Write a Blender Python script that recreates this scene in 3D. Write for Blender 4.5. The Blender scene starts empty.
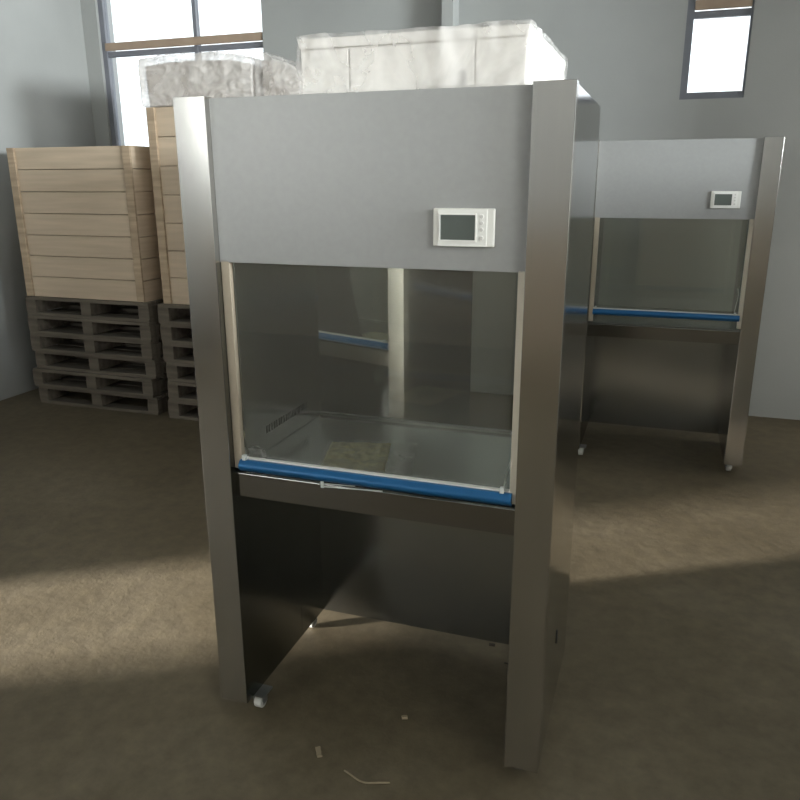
import bpy, bmesh, math, random
from mathutils import Vector, Matrix, noise
random.seed(7)
SC = bpy.context.scene
COL = SC.collection
PI = math.pi

# ------------------------------------------------------------------ materials
def mat(name):
    m = bpy.data.materials.new(name); m.use_nodes = True
    nt = m.node_tree; nt.nodes.clear()
    out = nt.nodes.new('ShaderNodeOutputMaterial')
    return m, nt, out

def N(nt, typ, **kw):
    n = nt.nodes.new(typ)
    for k, v in kw.items():
        if k.startswith('i_'):
            n.inputs[k[2:].replace('_', ' ')].default_value = v
        else:
            setattr(n, k, v)
    return n

def coords(nt, scale=(1, 1, 1)):
    tc = N(nt, 'ShaderNodeTexCoord')
    mp = N(nt, 'ShaderNodeMapping'); mp.inputs['Scale'].default_value = scale
    nt.links.new(tc.outputs['Object'], mp.inputs['Vector'])
    return mp.outputs['Vector']

def ramp(nt, src, stops):
    r = N(nt, 'ShaderNodeValToRGB')
    els = r.color_ramp.elements
    while len(els) > 1: els.remove(els[-1])
    els[0].position = stops[0][0]; els[0].color = (*stops[0][1], 1)
    for p, c in stops[1:]:
        e = els.new(p); e.color = (*c, 1)
    nt.links.new(src, r.inputs['Fac'])
    return r.outputs['Color']

def plain(name, col, rough=.5, metal=0., var=.06, scale=(9, 9, 9), bump=0., coat=0., spec=.5):
    m, nt, out = mat(name)
    p = N(nt, 'ShaderNodeBsdfPrincipled')
    p.inputs['Roughness'].default_value = rough
    p.inputs['Metallic'].default_value = metal
    p.inputs['Coat Weight'].default_value = coat
    p.inputs['Specular IOR Level'].default_value = spec
    nz = N(nt, 'ShaderNodeTexNoise', i_Scale=1.0, i_Detail=5.0)
    nt.links.new(coords(nt, scale), nz.inputs['Vector'])
    a = tuple(max(0, c * (1 - var)) for c in col); b = tuple(min(1, c * (1 + var)) for c in col)
    nt.links.new(ramp(nt, nz.outputs['Fac'], [(.3, a), (.7, b)]), p.inputs['Base Color'])
    if bump:
        bp = N(nt, 'ShaderNodeBump', i_Strength=bump, i_Distance=.01)
        nt.links.new(nz.outputs['Fac'], bp.inputs['Height'])
        nt.links.new(bp.outputs['Normal'], p.inputs['Normal'])
    nt.links.new(p.outputs[0], out.inputs[0])
    return m

def brushed(name, col, rough, scale=(90, 90, 1.2), streak=.05, wave=0., wscale=3.0):
    m, nt, out = mat(name)
    p = N(nt, 'ShaderNodeBsdfPrincipled'); p.inputs['Metallic'].default_value = 1
    nz = N(nt, 'ShaderNodeTexNoise', i_Scale=1.0, i_Detail=4.0)
    nt.links.new(coords(nt, scale), nz.inputs['Vector'])
    a = tuple(c * (1 - streak) for c in col); b = tuple(min(1, c * (1 + streak)) for c in col)
    nt.links.new(ramp(nt, nz.outputs['Fac'], [(.3, a), (.7, b)]), p.inputs['Base Color'])
    mr = N(nt, 'ShaderNodeMapRange', i_To_Min=rough * .95, i_To_Max=rough * 1.05)
    nt.links.new(nz.outputs['Fac'], mr.inputs['Value'])
    nt.links.new(mr.outputs[0], p.inputs['Roughness'])
    if wave:
        wz = N(nt, 'ShaderNodeTexNoise', i_Scale=wscale, i_Detail=1.0)
        nt.links.new(coords(nt), wz.inputs['Vector'])
        bp = N(nt, 'ShaderNodeBump', i_Strength=wave, i_Distance=.02)
        nt.links.new(wz.outputs['Fac'], bp.inputs['Height'])
        nt.links.new(bp.outputs['Normal'], p.inputs['Normal'])
    nt.links.new(p.outputs[0], out.inputs[0])
    return m

def glass(name, tint, refl=1.0, rough=.01, veil=0.):
    m, nt, out = mat(name)
    t = N(nt, 'ShaderNodeBsdfTransparent'); t.inputs['Color'].default_value = (*tint, 1)
    g = N(nt, 'ShaderNodeBsdfGlossy'); g.inputs['Roughness'].default_value = rough
    g.inputs['Color'].default_value = (refl, refl, refl, 1)
    f = N(nt, 'ShaderNodeFresnel', i_IOR=1.5)
    mx = N(nt, 'ShaderNodeMixShader')
    nt.links.new(f.outputs[0], mx.inputs['Fac'])
    nt.links.new(t.outputs[0], mx.inputs[1]); nt.links.new(g.outputs[0], mx.inputs[2])
    if veil:  # pale diffuse veil standing in for reflected haze on the pane
        d = N(nt, 'ShaderNodeBsdfDiffuse'); d.inputs['Color'].default_value = (.8, .79, .76, 1)
        nz = N(nt, 'ShaderNodeTexNoise', i_Scale=3.0, i_Detail=5.0)
        nt.links.new(coords(nt), nz.inputs['Vector'])
        mr = N(nt, 'ShaderNodeMapRange', i_To_Min=veil * .7, i_To_Max=veil * 1.3)
        nt.links.new(nz.outputs['Fac'], mr.inputs['Value'])
        m2 = N(nt, 'ShaderNodeMixShader'); nt.links.new(mr.outputs[0], m2.inputs['Fac'])
        nt.links.new(mx.outputs[0], m2.inputs[1]); nt.links.new(d.outputs[0], m2.inputs[2])
        mx = m2
    nt.links.new(mx.outputs[0], out.inputs[0])
    return m

def film(name, col=(.85, .83, .8), opac=(.25, .75), scale=6., rough=.16, bump=.6, streak=(1, 1, 1)):
    """crumpled clear plastic film: part transparent, part milky, glossy folds"""
    m, nt, out = mat(name)
    co = coords(nt)
    nz = N(nt, 'ShaderNodeTexNoise', i_Scale=scale, i_Detail=6.0, i_Distortion=1.2)
    nt.links.new(co, nz.inputs['Vector'])
    p = N(nt, 'ShaderNodeBsdfPrincipled'); p.inputs['Base Color'].default_value = (*col, 1)
    p.inputs['Roughness'].default_value = rough
    bp = N(nt, 'ShaderNodeBump', i_Strength=bump, i_Distance=.03)
    rn = N(nt, 'ShaderNodeTexNoise', noise_type='RIDGED_MULTIFRACTAL', i_Scale=scale * .9, i_Detail=4.0, i_Distortion=.6)
    mp2 = N(nt, 'ShaderNodeMapping'); mp2.inputs['Scale'].default_value = streak; mp2.inputs['Rotation'].default_value = (0, .5, 0)
    nt.links.new(co, mp2.inputs['Vector']); nt.links.new(mp2.outputs[0], rn.inputs['Vector'])
    nt.links.new(rn.outputs['Fac'], bp.inputs['Height'])
    nt.links.new(bp.outputs['Normal'], p.inputs['Normal'])
    t = N(nt, 'ShaderNodeBsdfTransparent')
    mr = N(nt, 'ShaderNodeMapRange', i_From_Min=.35, i_From_Max=.65, i_To_Min=opac[0], i_To_Max=opac[1])
    nt.links.new(nz.outputs['Fac'], mr.inputs['Value'])
    mx = N(nt, 'ShaderNodeMixShader')
    nt.links.new(mr.outputs[0], mx.inputs['Fac'])
    nt.links.new(t.outputs[0], mx.inputs[1]); nt.links.new(p.outputs[0], mx.inputs[2])
    nt.links.new(mx.outputs[0], out.inputs[0])
    return m

M = {}
M['post'] = brushed('brushed_steel', (.60, .585, .56), .18, scale=(260, 260, 1.5), streak=.018)
M['side'] = brushed('polished_steel', (.56, .57, .575), .13, scale=(3, 60, 60), streak=.03, wave=.04, wscale=2)
M['inner'] = brushed('inner_steel', (.55, .55, .54), .2, scale=(60, 2, 60), streak=.03, wave=.16, wscale=4.5)
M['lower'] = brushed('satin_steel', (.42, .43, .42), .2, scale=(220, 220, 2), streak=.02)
M['work'] = brushed('work_steel', (.40, .405, .39), .2, scale=(2, 80, 80), streak=.03)
M['sill'] = brushed('sill_steel', (.31, .30, .28), .17, scale=(1.2, 90, 90))
M['paint'] = plain('grey_enamel', (.33, .332, .325), .36, 0.1, .025, (60, 60, 60), .02)
M['track'] = plain('cream_plastic', (.66, .60, .50), .45)
M['track_shaded'] = plain('cream_plastic_shaded', (.42, .355, .27), .5)  # track plastic darkened to tan, shade painted into the left track
M['white'] = plain('white_plastic', (.80, .79, .75), .4, var=.02)
M['bevel'] = plain('ivory_plastic', (.74, .725, .68), .4, var=.02)
M['screen'] = plain('lcd_grey', (.10, .115, .105), .18, var=.05)
M['button'] = plain('button_plastic', (.62, .6, .57), .35)
M['blue'] = plain('blue_extrusion', (.014, .125, .31), .33, .2, .04, (4, 60, 60))
M['black'] = plain('black_rubber', (.012, .012, .012), .6)
M['glass'] = glass('sash_glass', (.95, .955, .93), .9, veil=.035)
M['backglass'] = glass('rear_glass', (.80, .82, .79), .9, veil=.02)
M['window_glass'] = glass('window_glass', (.95, .97, .97), .8)
M['clip'] = plain('clear_clip', (.72, .75, .73), .25)
M['cord'] = film('clear_tube', (.8, .82, .82), (.35, .7), 30, .2, .1)
M['caster'] = plain('caster_nylon', (.62, .61, .57), .4)
M['galv'] = plain('galvanised', (.30, .30, .29), .4, .8, .1)
M['cloth'] = plain('tan_cloth', (.95, .87, .56), .85, 0, .12, (30, 30, 30), .6)
M['sleeve'] = film('clear_sleeve', (.92, .90, .89), (.0, .30), 14, .10, .9)
M['scrapfilm'] = film('crumpled_clear_film', (.9, .89, .88), (.15, .9), 16, .12, .8)
M['wrap'] = film('stretch_wrap', (.86, .82, .78), (.25, .65), 4, .10, .9, (1, 1, 2.5))
M['boxfilm'] = film('cover_film', (.86, .83, .80), (.10, .55), 4, .18, .9, (3, 1, 1))
M['boxwhite'] = plain('white_enamel', (.87, .84, .80), .35, var=.02)
M['handle_grey'] = plain('dark_grey_handle', (.25, .24, .23), .7)  # plain dark grey of the cabinet door handle
M['foam'] = plain('packing_foam', (.58, .53, .49), .8, 0, .08, (5, 5, 5), .2)
M['carton'] = plain('carton_board', (.56, .45, .33), .75, 0, .1, (2, 2, 30), .1)
M['batten'] = plain('batten_wood', (.42, .32, .22), .75, 0, .2, (3, 3, 40))
M['pallet'] = plain('old_pallet_wood', (.13, .11, .085), .85, 0, .35, (2, 25, 25), .4)
M['chip'] = plain('pale_scrap', (.30, .245, .16), .8, 0, .2)
M['scrap_dark'] = plain('dark_scrap', (.05, .04, .03), .8, 0, .2)
M['frame'] = plain('window_steel', (.20, .21, .24), .5)
M['transom'] = plain('transom_wood', (.40, .30, .22), .6)
M['ceiling'] = plain('ceiling_grey', (.45, .46, .45), .9, 0, .05, (2, 2, 2))

def wall_mat(name, col):
    m, nt, out = mat(name)
    p = N(nt, 'ShaderNodeBsdfPrincipled'); p.inputs['Roughness'].default_value = .8
    co = coords(nt)
    a = N(nt, 'ShaderNodeTexNoise', i_Scale=.9, i_Detail=6.0); nt.links.new(co, a.inputs['Vector'])
    c = ramp(nt, a.outputs['Fac'], [(.3, tuple(x * .9 for x in col)), (.7, tuple(x * 1.08 for x in col))])
    nt.links.new(c, p.inputs['Base Color'])
    b = N(nt, 'ShaderNodeTexNoise', i_Scale=60., i_Detail=3.0); nt.links.new(co, b.inputs['Vector'])
    bp = N(nt, 'ShaderNodeBump', i_Strength=.08, i_Distance=.01)
    nt.links.new(b.outputs['Fac'], bp.inputs['Height']); nt.links.new(bp.outputs['Normal'], p.inputs['Normal'])
    nt.links.new(p.outputs[0], out.inputs[0])
    return m
M['wall'] = wall_mat('plaster_grey', (.38, .39, .38))

def floor_mat():
    m, nt, out = mat('dusty_concrete')
    p = N(nt, 'ShaderNodeBsdfPrincipled')
    co = coords(nt)
    a = N(nt, 'ShaderNodeTexNoise', i_Scale=1.3, i_Detail=8.0, i_Roughness=.62); nt.links.new(co, a.inputs['Vector'])
    b = N(nt, 'ShaderNodeTexNoise', i_Scale=14., i_Detail=6.0, i_Roughness=.65); nt.links.new(co, b.inputs['Vector'])
    ca = ramp(nt, a.outputs['Fac'], [(.28, (.100, .078, .044)), (.5, (.138, .110, .066)), (.72, (.180, .148, .096))])
    cb = ramp(nt, b.outputs['Fac'], [(.3, (.72, .72, .72)), (.62, (1.0, 1.0, 1.0)), (.75, (1.15, 1.13, 1.1))])
    mx = N(nt, 'ShaderNodeMix', data_type='RGBA', blend_type='MULTIPLY')
    mx.inputs[0].default_value = 1
    nt.links.new(ca, mx.inputs[6]); nt.links.new(cb, mx.inputs[7])
    nt.links.new(mx.outputs[2], p.inputs['Base Color'])
    mr = N(nt, 'ShaderNodeMapRange', i_To_Min=.5, i_To_Max=.8)
    nt.links.new(a.outputs['Fac'], mr.inputs['Value']); nt.links.new(mr.outputs[0], p.inputs['Roughness'])
    bp = N(nt, 'ShaderNodeBump', i_Strength=.25, i_Distance=.01)
    nt.links.new(b.outputs['Fac'], bp.inputs['Height']); nt.links.new(bp.outputs['Normal'], p.inputs['Normal'])
    nt.links.new(p.outputs[0], out.inputs[0])
    return m
M['floor'] = floor_mat()
M['asphalt'] = plain('dark_asphalt', (.05, .05, .048), .9, 0, .2)
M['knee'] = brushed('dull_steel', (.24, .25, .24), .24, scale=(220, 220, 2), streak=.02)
M['wallwarm'] = wall_mat('limewash_upper_tan_dado', (.74, .74, .73))
def two_tone(m, z, low):
    nt = m.node_tree
    p = next(n for n in nt.nodes if n.type == 'BSDF_PRINCIPLED')
    old = p.inputs['Base Color'].links[0].from_socket
    tc = N(nt, 'ShaderNodeTexCoord'); sp = N(nt, 'ShaderNodeSeparateXYZ'); nt.links.new(tc.outputs['Object'], sp.inputs[0])
    gt = N(nt, 'ShaderNodeMath', operation='GREATER_THAN'); gt.inputs[1].default_value = z; nt.links.new(sp.outputs['Z'], gt.inputs[0])
    mx = N(nt, 'ShaderNodeMix', data_type='RGBA'); mx.inputs[6].default_value = (*low, 1)
    nt.links.new(gt.outputs[0], mx.inputs[0]); nt.links.new(old, mx.inputs[7]); nt.links.new(mx.outputs[2], p.inputs['Base Color'])
two_tone(M['wallwarm'], 1.25, (.50, .40, .30))

# ------------------------------------------------------------------ mesh helpers
def bx(bm, x0, x1, y0, y1, z0, z1, bev=0.):
    r = bmesh.ops.create_cube(bm, size=1)
    vs = r['verts']
    for v in vs:
        v.co = Vector((x0 + (v.co.x + .5) * (x1 - x0), y0 + (v.co.y + .5) * (y1 - y0), z0 + (v.co.z + .5) * (z1 - z0)))
    if bev:
        es = {e for v in vs for e in v.link_edges}
        bmesh.ops.bevel(bm, geom=list(es), offset=bev, segments=2, affect='EDGES', profile=.5)
    return vs

def box(*a, **k):
    bm = bmesh.new(); bx(bm, *a, **k); return bm

def tube(bm, pts, r, n=10):
    rings = []
    pts = [Vector(p) for p in pts]
    for i, p in enumerate(pts):
        d = (pts[min(i + 1, len(pts) - 1)] - pts[max(i - 1, 0)]).normalized()
        u = d.orthogonal().normalized() if abs(d.x) < .9 else d.cross(Vector((0, 0, 1))).normalized()
        if i: 
            u = (rings[-1][1] - d * rings[-1][1].dot(d)).normalized()
        w = d.cross(u)
        rings.append(([bm.verts.new(p + r * (math.cos(2 * PI * k / n) * u + math.sin(2 * PI * k / n) * w)) for k in range(n)], u))
    for (a, _), (b, _) in zip(rings, rings[1:]):
        for k in range(n):
            bm.faces.new((a[k], a[(k + 1) % n], b[(k + 1) % n], b[k]))
    bm.faces.new(rings[0][0][::-1]); bm.faces.new(rings[-1][0])

def cyl(bm, c, axis, r, h, n=24, bev=0.):
    d = Vector(axis).normalized(); c = Vector(c)
    q = d.to_track_quat('Z', 'Y').to_matrix().to_4x4()
    r_ = bmesh.ops.create_cone(bm, cap_ends=True, segments=n, radius1=r, radius2=r, depth=h, matrix=Matrix.Translation(c) @ q)
    if bev:
        es = [e for e in {e for v in r_['verts'] for e in v.link_edges} if any(len(f.verts) > 4 for f in e.link_faces)]
        bmesh.ops.bevel(bm, geom=es, offset=bev, segments=2, affect='EDGES', profile=.5)

def obj(name, bm, m, parent=None, smooth=False):
    me = bpy.data.meshes.new(name)
    bmesh.ops.recalc_face_normals(bm, faces=bm.faces)
    bm.to_mesh(me); bm.free()
    me.materials.append(m)
    if smooth:
        for p in me.polygons: p.use_smooth = True
    o = bpy.data.objects.new(name, me); COL.objects.link(o)
    if parent is not None: o.parent = parent
    return o

def thing(name, label, cat, loc=(0, 0, 0), rz=0., group=None):
    o = bpy.data.objects.new(name, None); COL.objects.link(o)
    o.empty_display_size = .1
    o.location = loc; o.rotation_euler = (0, 0, rz)
    o['label'] = label; o['category'] = cat
    if group: o['group'] = group
    return o

def tag(o, label, cat, group=None):
    o['label'] = label; o['category'] = cat
    if group: o['group'] = group
    return o

def dup(root, loc, rz, label):
    r = root.copy(); COL.objects.link(r); r.location = loc; r.rotation_euler = (0, 0, rz); r['label'] = label
    for ch in list(root.children):
        c = ch.copy(); COL.objects.link(c); c.parent = r
        for g in list(ch.children):
            d = g.copy(); COL.objects.link(d); d.parent = c
    return r

def struct(name, bm, m):
    o = obj(name, bm, m); o['kind'] = 'structure'; return o

def lump_box(x0, x1, y0, y1, z0, z1, cuts=(24, 12, 10), amp=.02, freq=6., seed=0., top=None, flat_bottom=True, ridge=0.):
    """subdivided box pushed about by noise, its top following a profile"""
    bm = bmesh.new()
    nx, ny, nz = cuts
    vs = {}
    def V(i, j, k):
        if (i, j, k) not in vs:
            x = x0 + (x1 - x0) * i / nx; y = y0 + (y1 - y0) * j / ny
            zt = top(x, y) if top else z1
            z = z0 + (zt - z0) * k / nz
            s = Vector((x * freq + seed, y * freq, z * freq))
            d = Vector((noise.noise(s), noise.noise(s + Vector((31, 7, 3))), noise.noise(s + Vector((5, 19, 43)))))
            d += .5 * Vector((noise.noise(s * 2.7), noise.noise(s * 2.7 + Vector((11, 2, 9))), noise.noise(s * 2.7 + Vector((3, 8, 1)))))
            p = Vector((x, y, z)) + d * amp
            if ridge:
                q = Vector((x * 3 + z * 4 + seed, y * 4, z * 8 - x * 3))
                r1 = 1 - 2 * abs(noise.noise(q * 1.6)); r2 = 1 - 2 * abs(noise.noise(q * 3.7 + Vector((9, 4, 2))))
                n_ = Vector((0, -1 if j == 0 else 0, 1 if k == nz else 0))
                p += n_ * ridge * (max(0, r1) ** 3 + .6 * max(0, r2) ** 3)
            if flat_bottom:
                p.z = z0 if k == 0 else max(p.z, z0 + .002)
            vs[(i, j, k)] = bm.verts.new(p)
        return vs[(i, j, k)]
    def quad(a, b, c, d): bm.faces.new((V(*a), V(*b), V(*c), V(*d)))
    for i in range(nx):
        for j in range(ny):
            quad((i, j, nz), (i + 1, j, nz), (i + 1, j + 1, nz), (i, j + 1, nz))
            quad((i, j, 0), (i, j + 1, 0), (i + 1, j + 1, 0), (i + 1, j, 0))
    for i in range(nx):
        for k in range(nz):
            quad((i, 0, k), (i + 1, 0, k), (i + 1, 0, k + 1), (i, 0, k + 1))
            quad((i, ny, k), (i, ny, k + 1), (i + 1, ny, k + 1), (i + 1, ny, k))
    for j in range(ny):
        for k in range(nz):
            quad((0, j, k), (0, j, k + 1), (0, j + 1, k + 1), (0, j + 1, k))
            quad((nx, j, k), (nx, j + 1, k), (nx, j + 1, k + 1), (nx, j, k + 1))
    return bm

# ------------------------------------------------------------------ the room
XL, XR, YF, YB, ZC = -3.6, 3.3, -5.6, 4.0, 4.3
def wall_y(name, y0, y1, x0, x1, holes):
    """wall slab across X with rectangular holes (xa, xb, za, zb)"""
    bm = bmesh.new()
    xs = sorted({x0, x1, *[h[0] for h in holes], *[h[1] for h in holes]})
    for a, b in zip(xs, xs[1:]):
        hs = [h for h in holes if h[0] <= a and h[1] >= b]
        z = 0
        for h in sorted(hs, key=lambda h: h[2]):
            if h[2] > z: bx(bm, a, b, y0, y1, z, h[2])
            z = h[3]
        bx(bm, a, b, y0, y1, z, ZC)
    return bm
def wall_x(name, x0, x1, y0, y1, holes):
    bm = wall_y(name, x0, x1, y0, y1, holes)
    for v in bm.verts: v.co = Vector((v.co.y, v.co.x, v.co.z))
    return bm

WINL = (-3.45, -1.90, 1.75, 3.7)
WINR = (1.22, 1.62, 2.16, 3.7)
struct('floor', box(XL - .2, XR + .2, YF - .2, YB + .2, -.1, 0), M['floor'])
struct('ground', box(-30, 30, -30, 30, -.3, -.11), M['asphalt'])
bm = bmesh.new()
ADDED_SKYLIGHT = (-.4, 2.2, -5.1, -4.2)  # invented roof opening, added to brighten the floor behind the camera
bx(bm, XL - .2, ADDED_SKYLIGHT[0], YF - .2, YB + .2, ZC, ZC + .1); bx(bm, ADDED_SKYLIGHT[1], XR + .2, YF - .2, YB + .2, ZC, ZC + .1)
bx(bm, ADDED_SKYLIGHT[0], ADDED_SKYLIGHT[1], YF - .2, ADDED_SKYLIGHT[2], ZC, ZC + .1); bx(bm, ADDED_SKYLIGHT[0], ADDED_SKYLIGHT[1], ADDED_SKYLIGHT[3], YB + .2, ZC, ZC + .1)
struct('ceiling', bm, M['ceiling'])
o = struct('added_skylight', box(ADDED_SKYLIGHT[0], ADDED_SKYLIGHT[1], ADDED_SKYLIGHT[2], ADDED_SKYLIGHT[3], ZC + .06, ZC + .07), M['window_glass'])  # pane of the added skylight
struct('wall_back', wall_y('b', YB, YB + .2, XL - .2, XR + .2, [WINL, WINR]), M['wall'])
FW = (-3.45, -1.9, 1.68, 3.2)
struct('wall_front', wall_y('f', YF - .2, YF, XL - .2, XR + .2, [FW]), M['wallwarm'])
DOOR = (-1.85, -1.07, 0., 2.4)
LW = (-5.5, -4.0, 1.6, 3.5)
struct('wall_left', wall_x('l', XL - .2, XL, YF, YB, [DOOR, LW]), M['wall'])
RW = (-3.6, 2.4, 1.75, 3.7)
struct('wall_right', wall_x('r', XR, XR + .2, YF, YB, [RW]), M['wall'])
struct('trim_1', box(-.40, -.32, YB - .16, YB, 0, ZC), M['wall'])      # pier on the back wall

def window_y(name, w, y, mull, trans):
    x0, x1, z0, z1 = w
    bm = bmesh.new()
    t = .045
    bx(bm, x0, x1, y, y + .06, z0, z0 + t); bx(bm, x0, x1, y, y + .06, z1 - t, z1)
    bx(bm, x0, x0 + t, y, y + .06, z0 + t, z1 - t)
    bx(bm, x1 - .012, x1, y, y + .06, z0 + t, z1 - t)
    for mx in mull: bx(bm, mx - .016, mx + .016, y + .005, y + .055, z0 + t, z1 - t)
    o = struct(name, bm, M['frame'])
    bm = bmesh.new()
    for tz in trans: bx(bm, x0 + t, x1 - .012, y - .02, y + .005, tz - .03, tz + .03, .004)
    obj('transom', bm, M['transom'], o)
    bm = bmesh.new()
    for tz in trans: bx(bm, x0 + t, x1 - .012, y + .01, y + .05, tz - .075, tz - .034)
    obj('transom_rail', bm, M['frame'], o)
    obj('pane', box(x0 + t, x1 - .012, y + .028, y + .032, z0 + t, z1 - t), M['window_glass'], o)
    return o
window_y('window_1', WINL, YB + .03, [-2.53], [2.735])
window_y('window_2', WINR, YB + .03, [], [2.735])
def plain_window(name, axis, w, at, mull):
    a0, a1, z0, z1 = w
    bm = bmesh.new(); t = .05
    def b2(p0, p1, q0, q1):
        if axis == 'x': bx(bm, at, at + .06, p0, p1, q0, q1)
        else: bx(bm, p0, p1, at, at + .06, q0, q1)
    b2(a0, a1, z0, z0 + t); b2(a0, a1, z1 - t, z1); b2(a0, a0 + t, z0 + t, z1 - t); b2(a1 - t, a1, z0 + t, z1 - t)
    for m_ in mull: b2(m_ - .02, m_ + .02, z0 + t, z1 - t)
    o = struct(name, bm, M['frame'])
    if axis == 'x': g = box(at + .028, at + .032, a0 + t, a1 - t, z0 + t, z1 - t)
    else: g = box(a0 + t, a1 - t, at + .028, at + .032, z0 + t, z1 - t)
    obj('pane', g, M['window_glass'], o)
plain_window('window_3', 'y', FW, YF - .1, [-2.7])
plain_window('window_6', 'x', LW, XL - .12, [-4.75])
plain_window('window_4', 'x', RW, XR + .08, [-2.4, -1.2, 0, 1.2])
bm = bmesh.new()                                                            # open doorway lining
for a, b in ((DOOR[0] - .06, DOOR[0]), (DOOR[1], DOOR[1] + .06)): bx(bm, XL - .22, XL + .02, a, b, 0, DOOR[3])
bx(bm, XL - .22, XL + .02, DOOR[0] - .06, DOOR[1] + .06, DOOR[3], DOOR[3] + .06)
struct('door_1', bm, M['frame'])

# ------------------------------------------------------------------ the clean bench
W, D, H, Z0, PW = 1.009, .61, 1.85, .06, .092
PR = .094
RC = .022                       # the front sheets stand back from the posts
def make_bench(label):
    t = thing('clean_bench', label, 'clean bench', group=None)
    # corner posts: folded steel, flange round the outer side
    for s in (0, 1):
        bm = bmesh.new()
        xa, xb = (0, PW) if s == 0 else (W - PR, W)
        bx(bm, xa, xb, 0, .036, Z0, H + .004, .0012)
        obj('corner_post', bm, M['post'], t)
    # hollow side walls
    for s in (0, 1):
        bm = bmesh.new()
        xa, xb = (.0015, .0922) if s == 0 else (W - .0922, W - .0015)
        bx(bm, xa, xb, .0375, D, Z0, H, .0012)
        sp = obj('side_panel', bm, M['side'] if s else M['side'], t)
        if s:
            bm = bmesh.new(); cyl(bm, (0, 0, 0), (1, 0, 0), .009, .004, 16)
            for v in bm.verts:
                v.co.z += .014 if v.co.z > 0 else -.014
                v.co += Vector((W - .0015, .30, .31))
            obj('cable_hole', bm, M['black'], sp)
        else:
            bm = bmesh.new()
            for k in range(18):
                y = .20 + k * .0162
                bx(bm, .0995, .1018, y, y + .0075, .899, .922)
            obj('vent_slots', bm, M['black'], sp)
            bm = bmesh.new(); cyl(bm, (-.002, .05, .30), (1, 0, 0), .006, .006, 12)
            obj('bolt', bm, M['galv'], sp)
    # inner liners of the working chamber and the knee space
    obj('chamber_liner', box(.0922, .1008, .0375, D - .012, .845, 1.445), M['inner'], t)
    obj('chamber_liner', box(W - .1008, W - .0922, .0375, D - .012, .845, 1.445), M['inner'], t)
    bm = bmesh.new(); bx(bm, .0922, .093, .0015, .395, Z0, .76); bx(bm, .0922, .093, .0015, .0375, .76, 1.44); bx(bm, .0922, .093, .397, .575, Z0, .76)  # dark sheet also covers the post's inner return, painting its shade
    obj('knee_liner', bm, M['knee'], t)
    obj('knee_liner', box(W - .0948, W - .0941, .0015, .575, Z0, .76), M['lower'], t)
    # header with the fan housing behind it
    hp = obj('header_panel', box(PW, W - PW, RC, RC + .012, 1.44, H, .0012), M['paint'], t)
    obj('fan_housing', box(.1, W - .1, RC + .012, D, 1.46, H - .002), M['lower'], t)
    # controller
    cx0, cx1, cz0, cz1 = .690, .838, 1.4975, 1.586
    cb = obj('control_unit', box(cx0, cx1, RC - .013, RC, cz0, cz1, .003), M['bevel'], t)
    obj('face_plate', box(cx0 + .012, cx1 - .017, RC - .0155, RC - .013, cz0 + .001, cz1 - .001, .0008), M['white'], cb)
    bm = bmesh.new()                                                        # raised lip round the screen
    sx0, sx1, sz0, sz1 = .709, .7935, 1.5135, 1.571
    for a in ((sx0 - .003, sx1 + .003, sz0 - .003, sz0), (sx0 - .003, sx1 + .003, sz1, sz1 + .003),
              (sx0 - .003, sx0, sz0, sz1), (sx1, sx1 + .003, sz0, sz1)):
        bx(bm, a[0], a[1], RC - .0185, RC - .0155, a[2], a[3])
    obj('screen_bezel', bm, M['white'], cb)
    obj('screen', box(sx0, sx1, RC - .0163, RC - .0155, sz0, sz1), M['screen'], cb)
    for bz in (1.568, 1.553, 1.538, 1.519):
        bm = bmesh.new(); cyl(bm, (.8085, RC - .0165, bz), (0, 1, 0), .0046, .003, 16, .0006)
        obj('button', bm, M['button'], cb)
    # tracks
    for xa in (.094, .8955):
        obj('sash_track', box(xa, xa + .025, RC, .048, .852, 1.445, .001), M['track'] if xa > .5 else M['track_shaded'], t)
    # sliding sash
    g = obj('sash_glass', box(.122, W - .122, .036, .041, .87, 1.52), M['glass'], t)
    bm = bmesh.new()
    n = 12
    prof = [(.036, .849), (.014, .849)] + [(.014 - .012 * math.sin(PI * k / n), .849 + .0325 * k / n) for k in range(1, n)] + [(.014, .8815), (.036, .8815)]
    a = [bm.verts.new((.117, y, z)) for y, z in prof]; b = [bm.verts.new((W - .106, y, z)) for y, z in prof]
    for k in range(len(prof)):
        bm.faces.new((a[k], a[(k + 1) % len(prof)], b[(k + 1) % len(prof)], b[k]))
    bm.faces.new(a[::-1]); bm.faces.new(b)
    hb = obj('pull_bar', bm, M['blue'], t)
    obj('white_strip', box(.117, W - .106, .022, .036, .8816, .8862, .0008), M['white'], hb)
    for xa, ln in ((.126, 0), (W - .137, 1)):
        obj('sash_stop', box(xa, xa + .011, .010, .0215, .8817, .8975, .001), M['clip'], hb)
    bm = bmesh.new(); tube(bm, [(.876, .044, .884), (.878, .055, .905), (.884, .075, .94), (.889, .088, .965), (.889, .092, .99), (.884, .095, 1.02)], .002, 8)
    obj('sash_cord', bm, M['clip'], hb, True)
    # sill: folded channel and fascia
    bm = bmesh.new()
    bx(bm, PW, W - PW, RC, RC + .018, .764, .836, .0012)
    obj('front_sill', bm, M['sill'], t)
    bm = bmesh.new()
    bx(bm, PW, W - PW, RC + .018, .05, .826, .832, .001)
    bx(bm, PW, W - PW, .046, .052, .832, .843, .0008)
    obj('sill_channel', bm, M['knee'], t)
    # work surface, rear window and its rail
    obj('work_surface', box(.1, W - .1, .052, D - .012, .76, .842), M['work'], t)
    bw = obj('rear_window', box(.1, W - .1, D - .012, D - .006, .842, 1.46), M['backglass'], t)
    obj('rear_rail', box(.1, W - .1, D - .018, D, .842, .852), M['galv'], bw)
    # panel behind the knees
    obj('back_panel', box(.0925, W - .0925, .575, .59, .062, .76), M['lower'], t)
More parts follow.
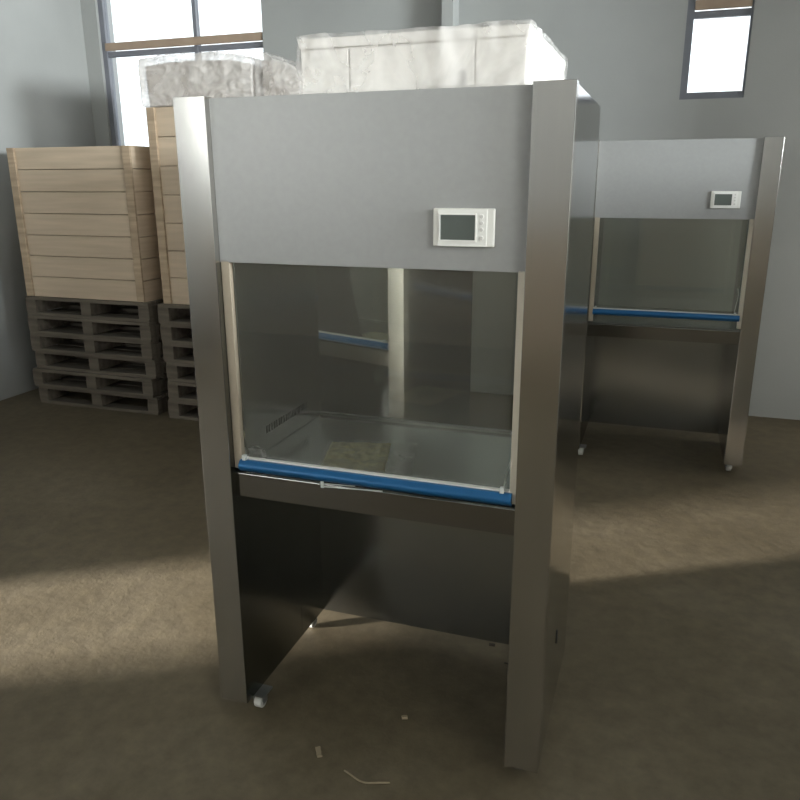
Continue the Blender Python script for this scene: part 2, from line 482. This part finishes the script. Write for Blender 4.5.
    # casters
    for cx, cy in ((.098, .072), (W - .06, .075), (.058, .54), (W - .06, .54)):
        c = obj('caster', box(cx - .028, cx + .03, cy - .028, cy + .03, Z0 - .005, Z0), M['galv'], t)
        bm = bmesh.new()
        bx(bm, cx - .018, cx - .015, cy - .014, cy + .014, .018, Z0 - .005); bx(bm, cx + .015, cx + .018, cy - .014, cy + .014, .018, Z0 - .005); bx(bm, cx - .018, cx + .018, cy - .014, cy + .014, Z0 - .0075, Z0 - .005)
        obj('fork', bm, M['galv'], c)
        bm = bmesh.new(); cyl(bm, (cx, cy, .0225), (1, 0, 0), .0225, .028, 24, .004)
        obj('wheel', bm, M['caster'], c, True)
    return t

bench = make_bench('brushed steel clean bench with grey header and controller, large in the foreground')
TH2 = math.radians(-18.5)
R2 = Matrix.Rotation(TH2, 3, 'Z')
o2 = Vector((.075, 1.60, 0)) - R2 @ Vector((W, 0, 0))
dup(bench, o2, TH2, 'turned clean bench with blue pull bar, seen through the rear window of the foreground bench')
third = dup(bench, (.735, 2.72, 0), 0, 'clean bench with pale header, standing by the back wall right of the foreground bench')

for c in third.children:                                                    # its sash stands a little higher
    if c.name.startswith(('pull_bar', 'sash_glass')): c.location.z += .045

# small loose bits at the foreground bench ----------------------------------
def crumple_sheet(x0, x1, y0, y1, z, amp, nx=30, ny=18, seed=0, th=.012, edge=.15):
    bm = bmesh.new()
    top = []; bot = []
    for j in range(ny + 1):
        rt = []; rb = []
        for i in range(nx + 1):
            u, v = i / nx, j / ny
            x = x0 + (x1 - x0) * u; y = y0 + (y1 - y0) * v
            s = Vector((x * 14 + seed, y * 14, seed))
            wob = noise.noise(s) ; rid = 1 - abs(noise.noise(s * 1.7 + Vector((4, 9, 1)))) * 2
            e = min(1, min(u, 1 - u, v, 1 - v) / edge); e = max(.12, math.sqrt(max(e, 0)))
            h = z + .0012 + e * (th + amp * (wob * .6 + max(0, rid) * .9 + .3))
            x += .006 * noise.noise(Vector((y * 20, seed, 2))); y += .006 * noise.noise(Vector((x * 20, seed, 7)))
            rt.append(bm.verts.new((x, y, max(h, z + .0016)))); rb.append(bm.verts.new((x, y, z + .0008)))
        top.append(rt); bot.append(rb)
    for j in range(ny):
        for i in range(nx):
            bm.faces.new((top[j][i], top[j][i + 1], top[j + 1][i + 1], top[j + 1][i]))
            bm.faces.new((bot[j][i], bot[j + 1][i], bot[j + 1][i + 1], bot[j][i + 1]))
    for i in range(nx):
        bm.faces.new((top[0][i], bot[0][i], bot[0][i + 1], top[0][i + 1])); bm.faces.new((top[ny][i], top[ny][i + 1], bot[ny][i + 1], bot[ny][i]))
    for j in range(ny):
        bm.faces.new((top[j][0], top[j + 1][0], bot[j + 1][0], bot[j][0])); bm.faces.new((top[j][nx], bot[j][nx], bot[j + 1][nx], top[j + 1][nx]))
    return bm

def make_bag(label, loc, rz):
    t = thing('cloth_bag', label, 'bag', loc, rz)
    obj('folded_cloth', crumple_sheet(-.125, .065, -.12, .12, .0, .006, seed=3, th=.004), M['cloth'], t, True)
    obj('plastic_sleeve', crumple_sheet(-.14, .145, -.132, .13, .0, .008, seed=11, th=.0065, edge=.08), M['sleeve'], t, True)
    return t
bag = make_bag('tan folded cloth in a clear plastic sleeve, lying on the foreground bench work surface', (.414, .250, .842), math.radians(15))
p2 = o2 + R2 @ Vector((.66, .24, .842))
dup(bag, p2, TH2 + .1, 'tan cloth in plastic behind the blue bar of the turned bench at the back')

tag(obj('plastic_scrap', lump_box(.112, .152, .078, .096, .842, .842 + .052, (10, 5, 12), .008, 30, 4), M['scrapfilm'], None, True),
    'crumpled clear plastic scrap standing in the front left corner of the work surface', 'plastic scrap')
bm = bmesh.new()                                                            # torn film strip at the sill
pts = [(.362, .8352, 0), (.378, .8352, .006), (.52, .8352, .0075), (.52, .8352, .0055), (.378, .8352, .002)]
bx(bm, .366, .376, .0195, .0212, .826, .852, .0005)
def strip(x0, z0, x1, z1, h):
    v = [bm.verts.new((x, y, z)) for y in (.0205, .0215) for x, z in ((x0, z0), (x1, z1), (x1, z1 + h), (x0, z0 + h))]
    for f in ((0, 1, 2, 3), (7, 6, 5, 4), (0, 4, 5, 1), (1, 5, 6, 2), (2, 6, 7, 3), (3, 7, 4, 0)): bm.faces.new([v[k] for k in f])
strip(.376, .8285, .55, .838, .003); strip(.376, .838, .47, .843, .002)
tag(obj('film_strip', bm, M['clip']), 'pale torn film strip sticking to the steel sill under the blue bar', 'film strip')

# ------------------------------------------------------------------ wrapped white cabinet on the bench roof
bt = thing('wrapped_cabinet', 'white two-door cabinet under clear film on top of the foreground bench', 'cabinet', (.33, .06, H))
w_, d_, h_ = .562, .60, .128
obj('body', box(0, w_, .012, d_, 0, h_, .003), M['boxwhite'], bt)
obj('lid', box(-.002, w_ + .002, .002, d_, h_ - .022, h_ + .001, .002), M['boxwhite'], bt)
dl = .44
for xa, xb in ((.004, .128), (.132, dl - .002), (dl + .002, w_ - .004)):
    dr = obj('door', box(xa, xb, .004, .0118, .003, h_ - .026, .0015), M['boxwhite'], bt)
    if xa == .132:
        obj('handle', box(xb - .028, xb - .018, -.004, .004, .008, .042, .001), M['handle_grey'], dr)
def film_box():
    bm = lump_box(-.001, w_ + .008, -.008, d_ + .008, 0, h_ + .006, (40, 34, 12), .0035, 22, 2.)
    for v in bm.verts:
        # pleats running down the front
        if v.co.y < .02: v.co.y -= .004 * max(0, noise.noise(Vector((v.co.x * 26 + v.co.z * 9, 3, 1))))
        if v.co.z > h_: v.co.z += .008 * max(0, noise.noise(Vector((v.co.x * 9, v.co.y * 6, 5))))
    return bm
obj('plastic_cover', film_box(), M['boxfilm'], bt, True)

# ------------------------------------------------------------------ pallets, crates and wrapped bundles
def make_pallet():
    t = thing('pallet', '', 'pallet', group=None)
    bm = bmesh.new()
    for k in range(7): bx(bm, -.54, .54, -.40 + k * .1175, -.40 + k * .1175 + .095, .115, .138, .002)
    obj('top_deck', bm, M['pallet'], t)
    for x in (-.5, 0, .5): obj('bearer', box(x - .045, x + .045, -.40, .40, .022, .115, .003), M['pallet'], t)
    bm = bmesh.new()
    for k in range(3): bx(bm, -.54, .54, -.40 + k * .35, -.40 + k * .35 + .1, 0, .022, .002)
    obj('bottom_deck', bm, M['pallet'], t)
    return t
pal = make_pallet()
rank = ['lowest', 'second from the floor', 'third from the floor', 'fourth from the floor', 'fifth from the floor', 'topmost']
first = True
for cx, nm in ((-1.52, 'stack under the taller crate'), (-2.72, 'stack under the shorter crate')):
    for k in range(6):
        lb = 'dark pallet, %s in the %s' % (rank[k], nm)
        loc = (cx + random.uniform(-.02, .02), 3.04 + random.uniform(-.02, .02), k * .1382)
        if first:
            pal.location = loc; pal['label'] = lb; first = False; p = pal
        else:
            p = dup(pal, loc, 0, lb)
        p['group'] = 'stacked dark pallets'
def make_crate(label, cx, z, h):
    t = thing('crate', label, 'crate', (cx, 3.04, z))
    bm = bmesh.new()
    n = 7
    for k in range(n): bx(bm, -.52, .52, -.38, .38, k * h / n, (k + 1) * h / n - .004, .003)
    obj('boarding', bm, M['carton'], t)
    for x in (-.49, .49): obj('batten', box(x - .03, x + .03, -.398, -.38, .002, h - .004, .002), M['batten'], t)
    for x in (-.49, .49): obj('batten', box(x - .03, x + .03, .38, .398, .002, h - .004, .002), M['batten'], t)
    return t
make_crate('tall tan boarded crate on pallets beneath the wrapped bundles', -1.52, .8295, 1.28)
make_crate('shorter tan boarded crate on pallets nearest the left wall', -2.72, .8295, 1.05)
def make_bundle(label, x0, x1, top, seed, zb):
    t = thing('wrapped_bundle', label, 'bundle', ((x0 + x1) / 2, 3.0, zb))
    cx = (x0 + x1) / 2
    tp = lambda x, y: top(x + cx) - zb
    obj('foam_contents', lump_box(x0 - cx + .03, x1 - cx - .03, -.33, .33, 0, .2, (30, 12, 10), .007, 7, seed, lambda x, y: tp(x, y) * .88), M['foam'], t, True)
    obj('stretch_film', lump_box(x0 - cx, x1 - cx, -.36, .36, 0, .2, (90, 30, 32), .006, 12, seed + 2, tp, ridge=.008), M['wrap'], t, True)
    return t
def topA(x): return 2.405 - .035 * max(0, (x + 1.6) / .3) ** 2 - .02 * max(0, (-1.85 - x) / .25)
def topB(x):
    u = min(1, max(0, (x + 1.24) / .31))
    return 2.355 + .03 * math.sin(PI * min(1, u * 2.2)) - .13 * max(0, u - .3) ** 1.3
ZB = .8295 + 1.28
make_bundle('large crumpled film-wrapped bundle on the tall crate, under the window', -2.06, -1.25, topA, 1., ZB)
make_bundle('smaller sloping film-wrapped bundle beside the white wrapped cabinet', -1.225, -.93, topB, 9., ZB)

# ------------------------------------------------------------------ litter on the floor
def chip(name, x, y, l, w, rz, m, label, h=.008):
    bm = box(-l / 2, l / 2, -w / 2, w / 2, 0, h)
    bmesh.ops.subdivide_edges(bm, edges=list(bm.edges), cuts=2, use_grid_fill=True)
    for v in bm.verts:
        if v.co.z > .001: v.co += Vector((noise.noise(v.co * 300 + Vector((x * 50, 0, 0))), noise.noise(v.co * 300 + Vector((0, y * 50, 4))), 0)) * w * .25
    o = obj(name, bm, m)
    o.location = (x, y, 0.0005); o.rotation_euler = (0, 0, rz)
    tag(o, label, 'scrap'); return o
chip('wood_scrap', .368, -.062, .036, .014, -1.0, M['chip'], 'pale wood scrap on the floor in front of the bench')
chip('wood_scrap', .563, .165, .018, .010, .4, M['chip'], 'small pale scrap on the floor below the middle of the bench')
chip('dark_scrap', .742, .640, .022, .010, .1, M['scrap_dark'], 'dark scrap by the right bottom corner of the back panel', .006)
chip('dark_scrap', .822, .548, .030, .005, -.1, M['scrap_dark'], 'thin dark sliver beside the right front post', .004)
bm = bmesh.new()
tube(bm, [(.47 + .14 * k / 10, -.105 - .022 * math.sin(PI * k / 10), .0045 + .002 * math.sin(k)) for k in range(11)], .0028, 7)
tag(obj('bent_strip', bm, M['chip'], None, True), 'thin bent strip lying on the floor at the bottom of the view', 'strip')

# ------------------------------------------------------------------ light: daylight through the openings, one of them an added skylight
w = bpy.data.worlds.new('overcast'); SC.world = w; w.use_nodes = True
wn = w.node_tree.nodes['Background']
wn.inputs['Color'].default_value = (.93, .96, 1.0, 1); wn.inputs['Strength'].default_value = 2.0

def area(name, loc, target, sx, sy, power, col):
    l = bpy.data.lights.new(name, 'AREA'); l.shape = 'RECTANGLE'; l.size = sx; l.size_y = sy; l.energy = power; l.color = col
    o = bpy.data.objects.new(name, l); COL.objects.link(o); o.location = loc
    o.rotation_euler = (Vector(target) - Vector(loc)).to_track_quat('-Z', 'Y').to_euler()
    return o
area('daylight_door', (-13.7, -7.7, 1.5), (-3.6, -1.15, .7), 0.7, 2.3, 23000, (1.0, .95, .88))
area('daylight_window_left', (-2.7, 4.6, 3.0), (-1.9, 0, 1.0), 1.5, 1.9, 15, (.95, .97, 1))
area('daylight_window_right', (1.42, 4.6, 3.1), (1.3, 0, 1.2), .5, 1.5, 6, (.92, .96, 1))
area('daylight_window_front', (-2.9, -6.4, 2.6), (.3, 0, 1.5), 1.5, 1.4, 58, (1, .98, .94))
area('added_skylight_fill', (.9, -4.65, 4.9), (.9, -4.6, 0), 2.4, .8, 48, (1, .97, .92))  # fill lamp above the invented roof opening
area('daylight_window_side', (8.6, -.9, 2.5), (.6, .6, 2.1), 2.0, 1.0, 1050, (.95, .975, 1))
area('daylight_window_side_front', (8.4, -4.2, 2.45), (.6, .2, 2.0), 2.0, 1.0, 420, (1, .97, .93))

# ------------------------------------------------------------------ camera
cam = bpy.data.cameras.new('camera'); co = bpy.data.objects.new('camera', cam); COL.objects.link(co)
cam.sensor_width = 36; cam.lens = 754.69 / 800 * 36; cam.clip_start = .05
co.location = (1.21532924, -1.7543838, 1.65058911)
co.rotation_euler = (1.28677742, .00373420531, .331971654)
SC.camera = co

SC.view_settings.view_transform = 'Standard'; SC.view_settings.look = 'None'
SC.view_settings.gamma = 1; SC.view_settings.use_curve_mapping = False
SC.view_settings.exposure = 0.2
SC.cycles.use_denoising = True
SC.cycles.max_bounces = 10; SC.cycles.transparent_max_bounces = 24
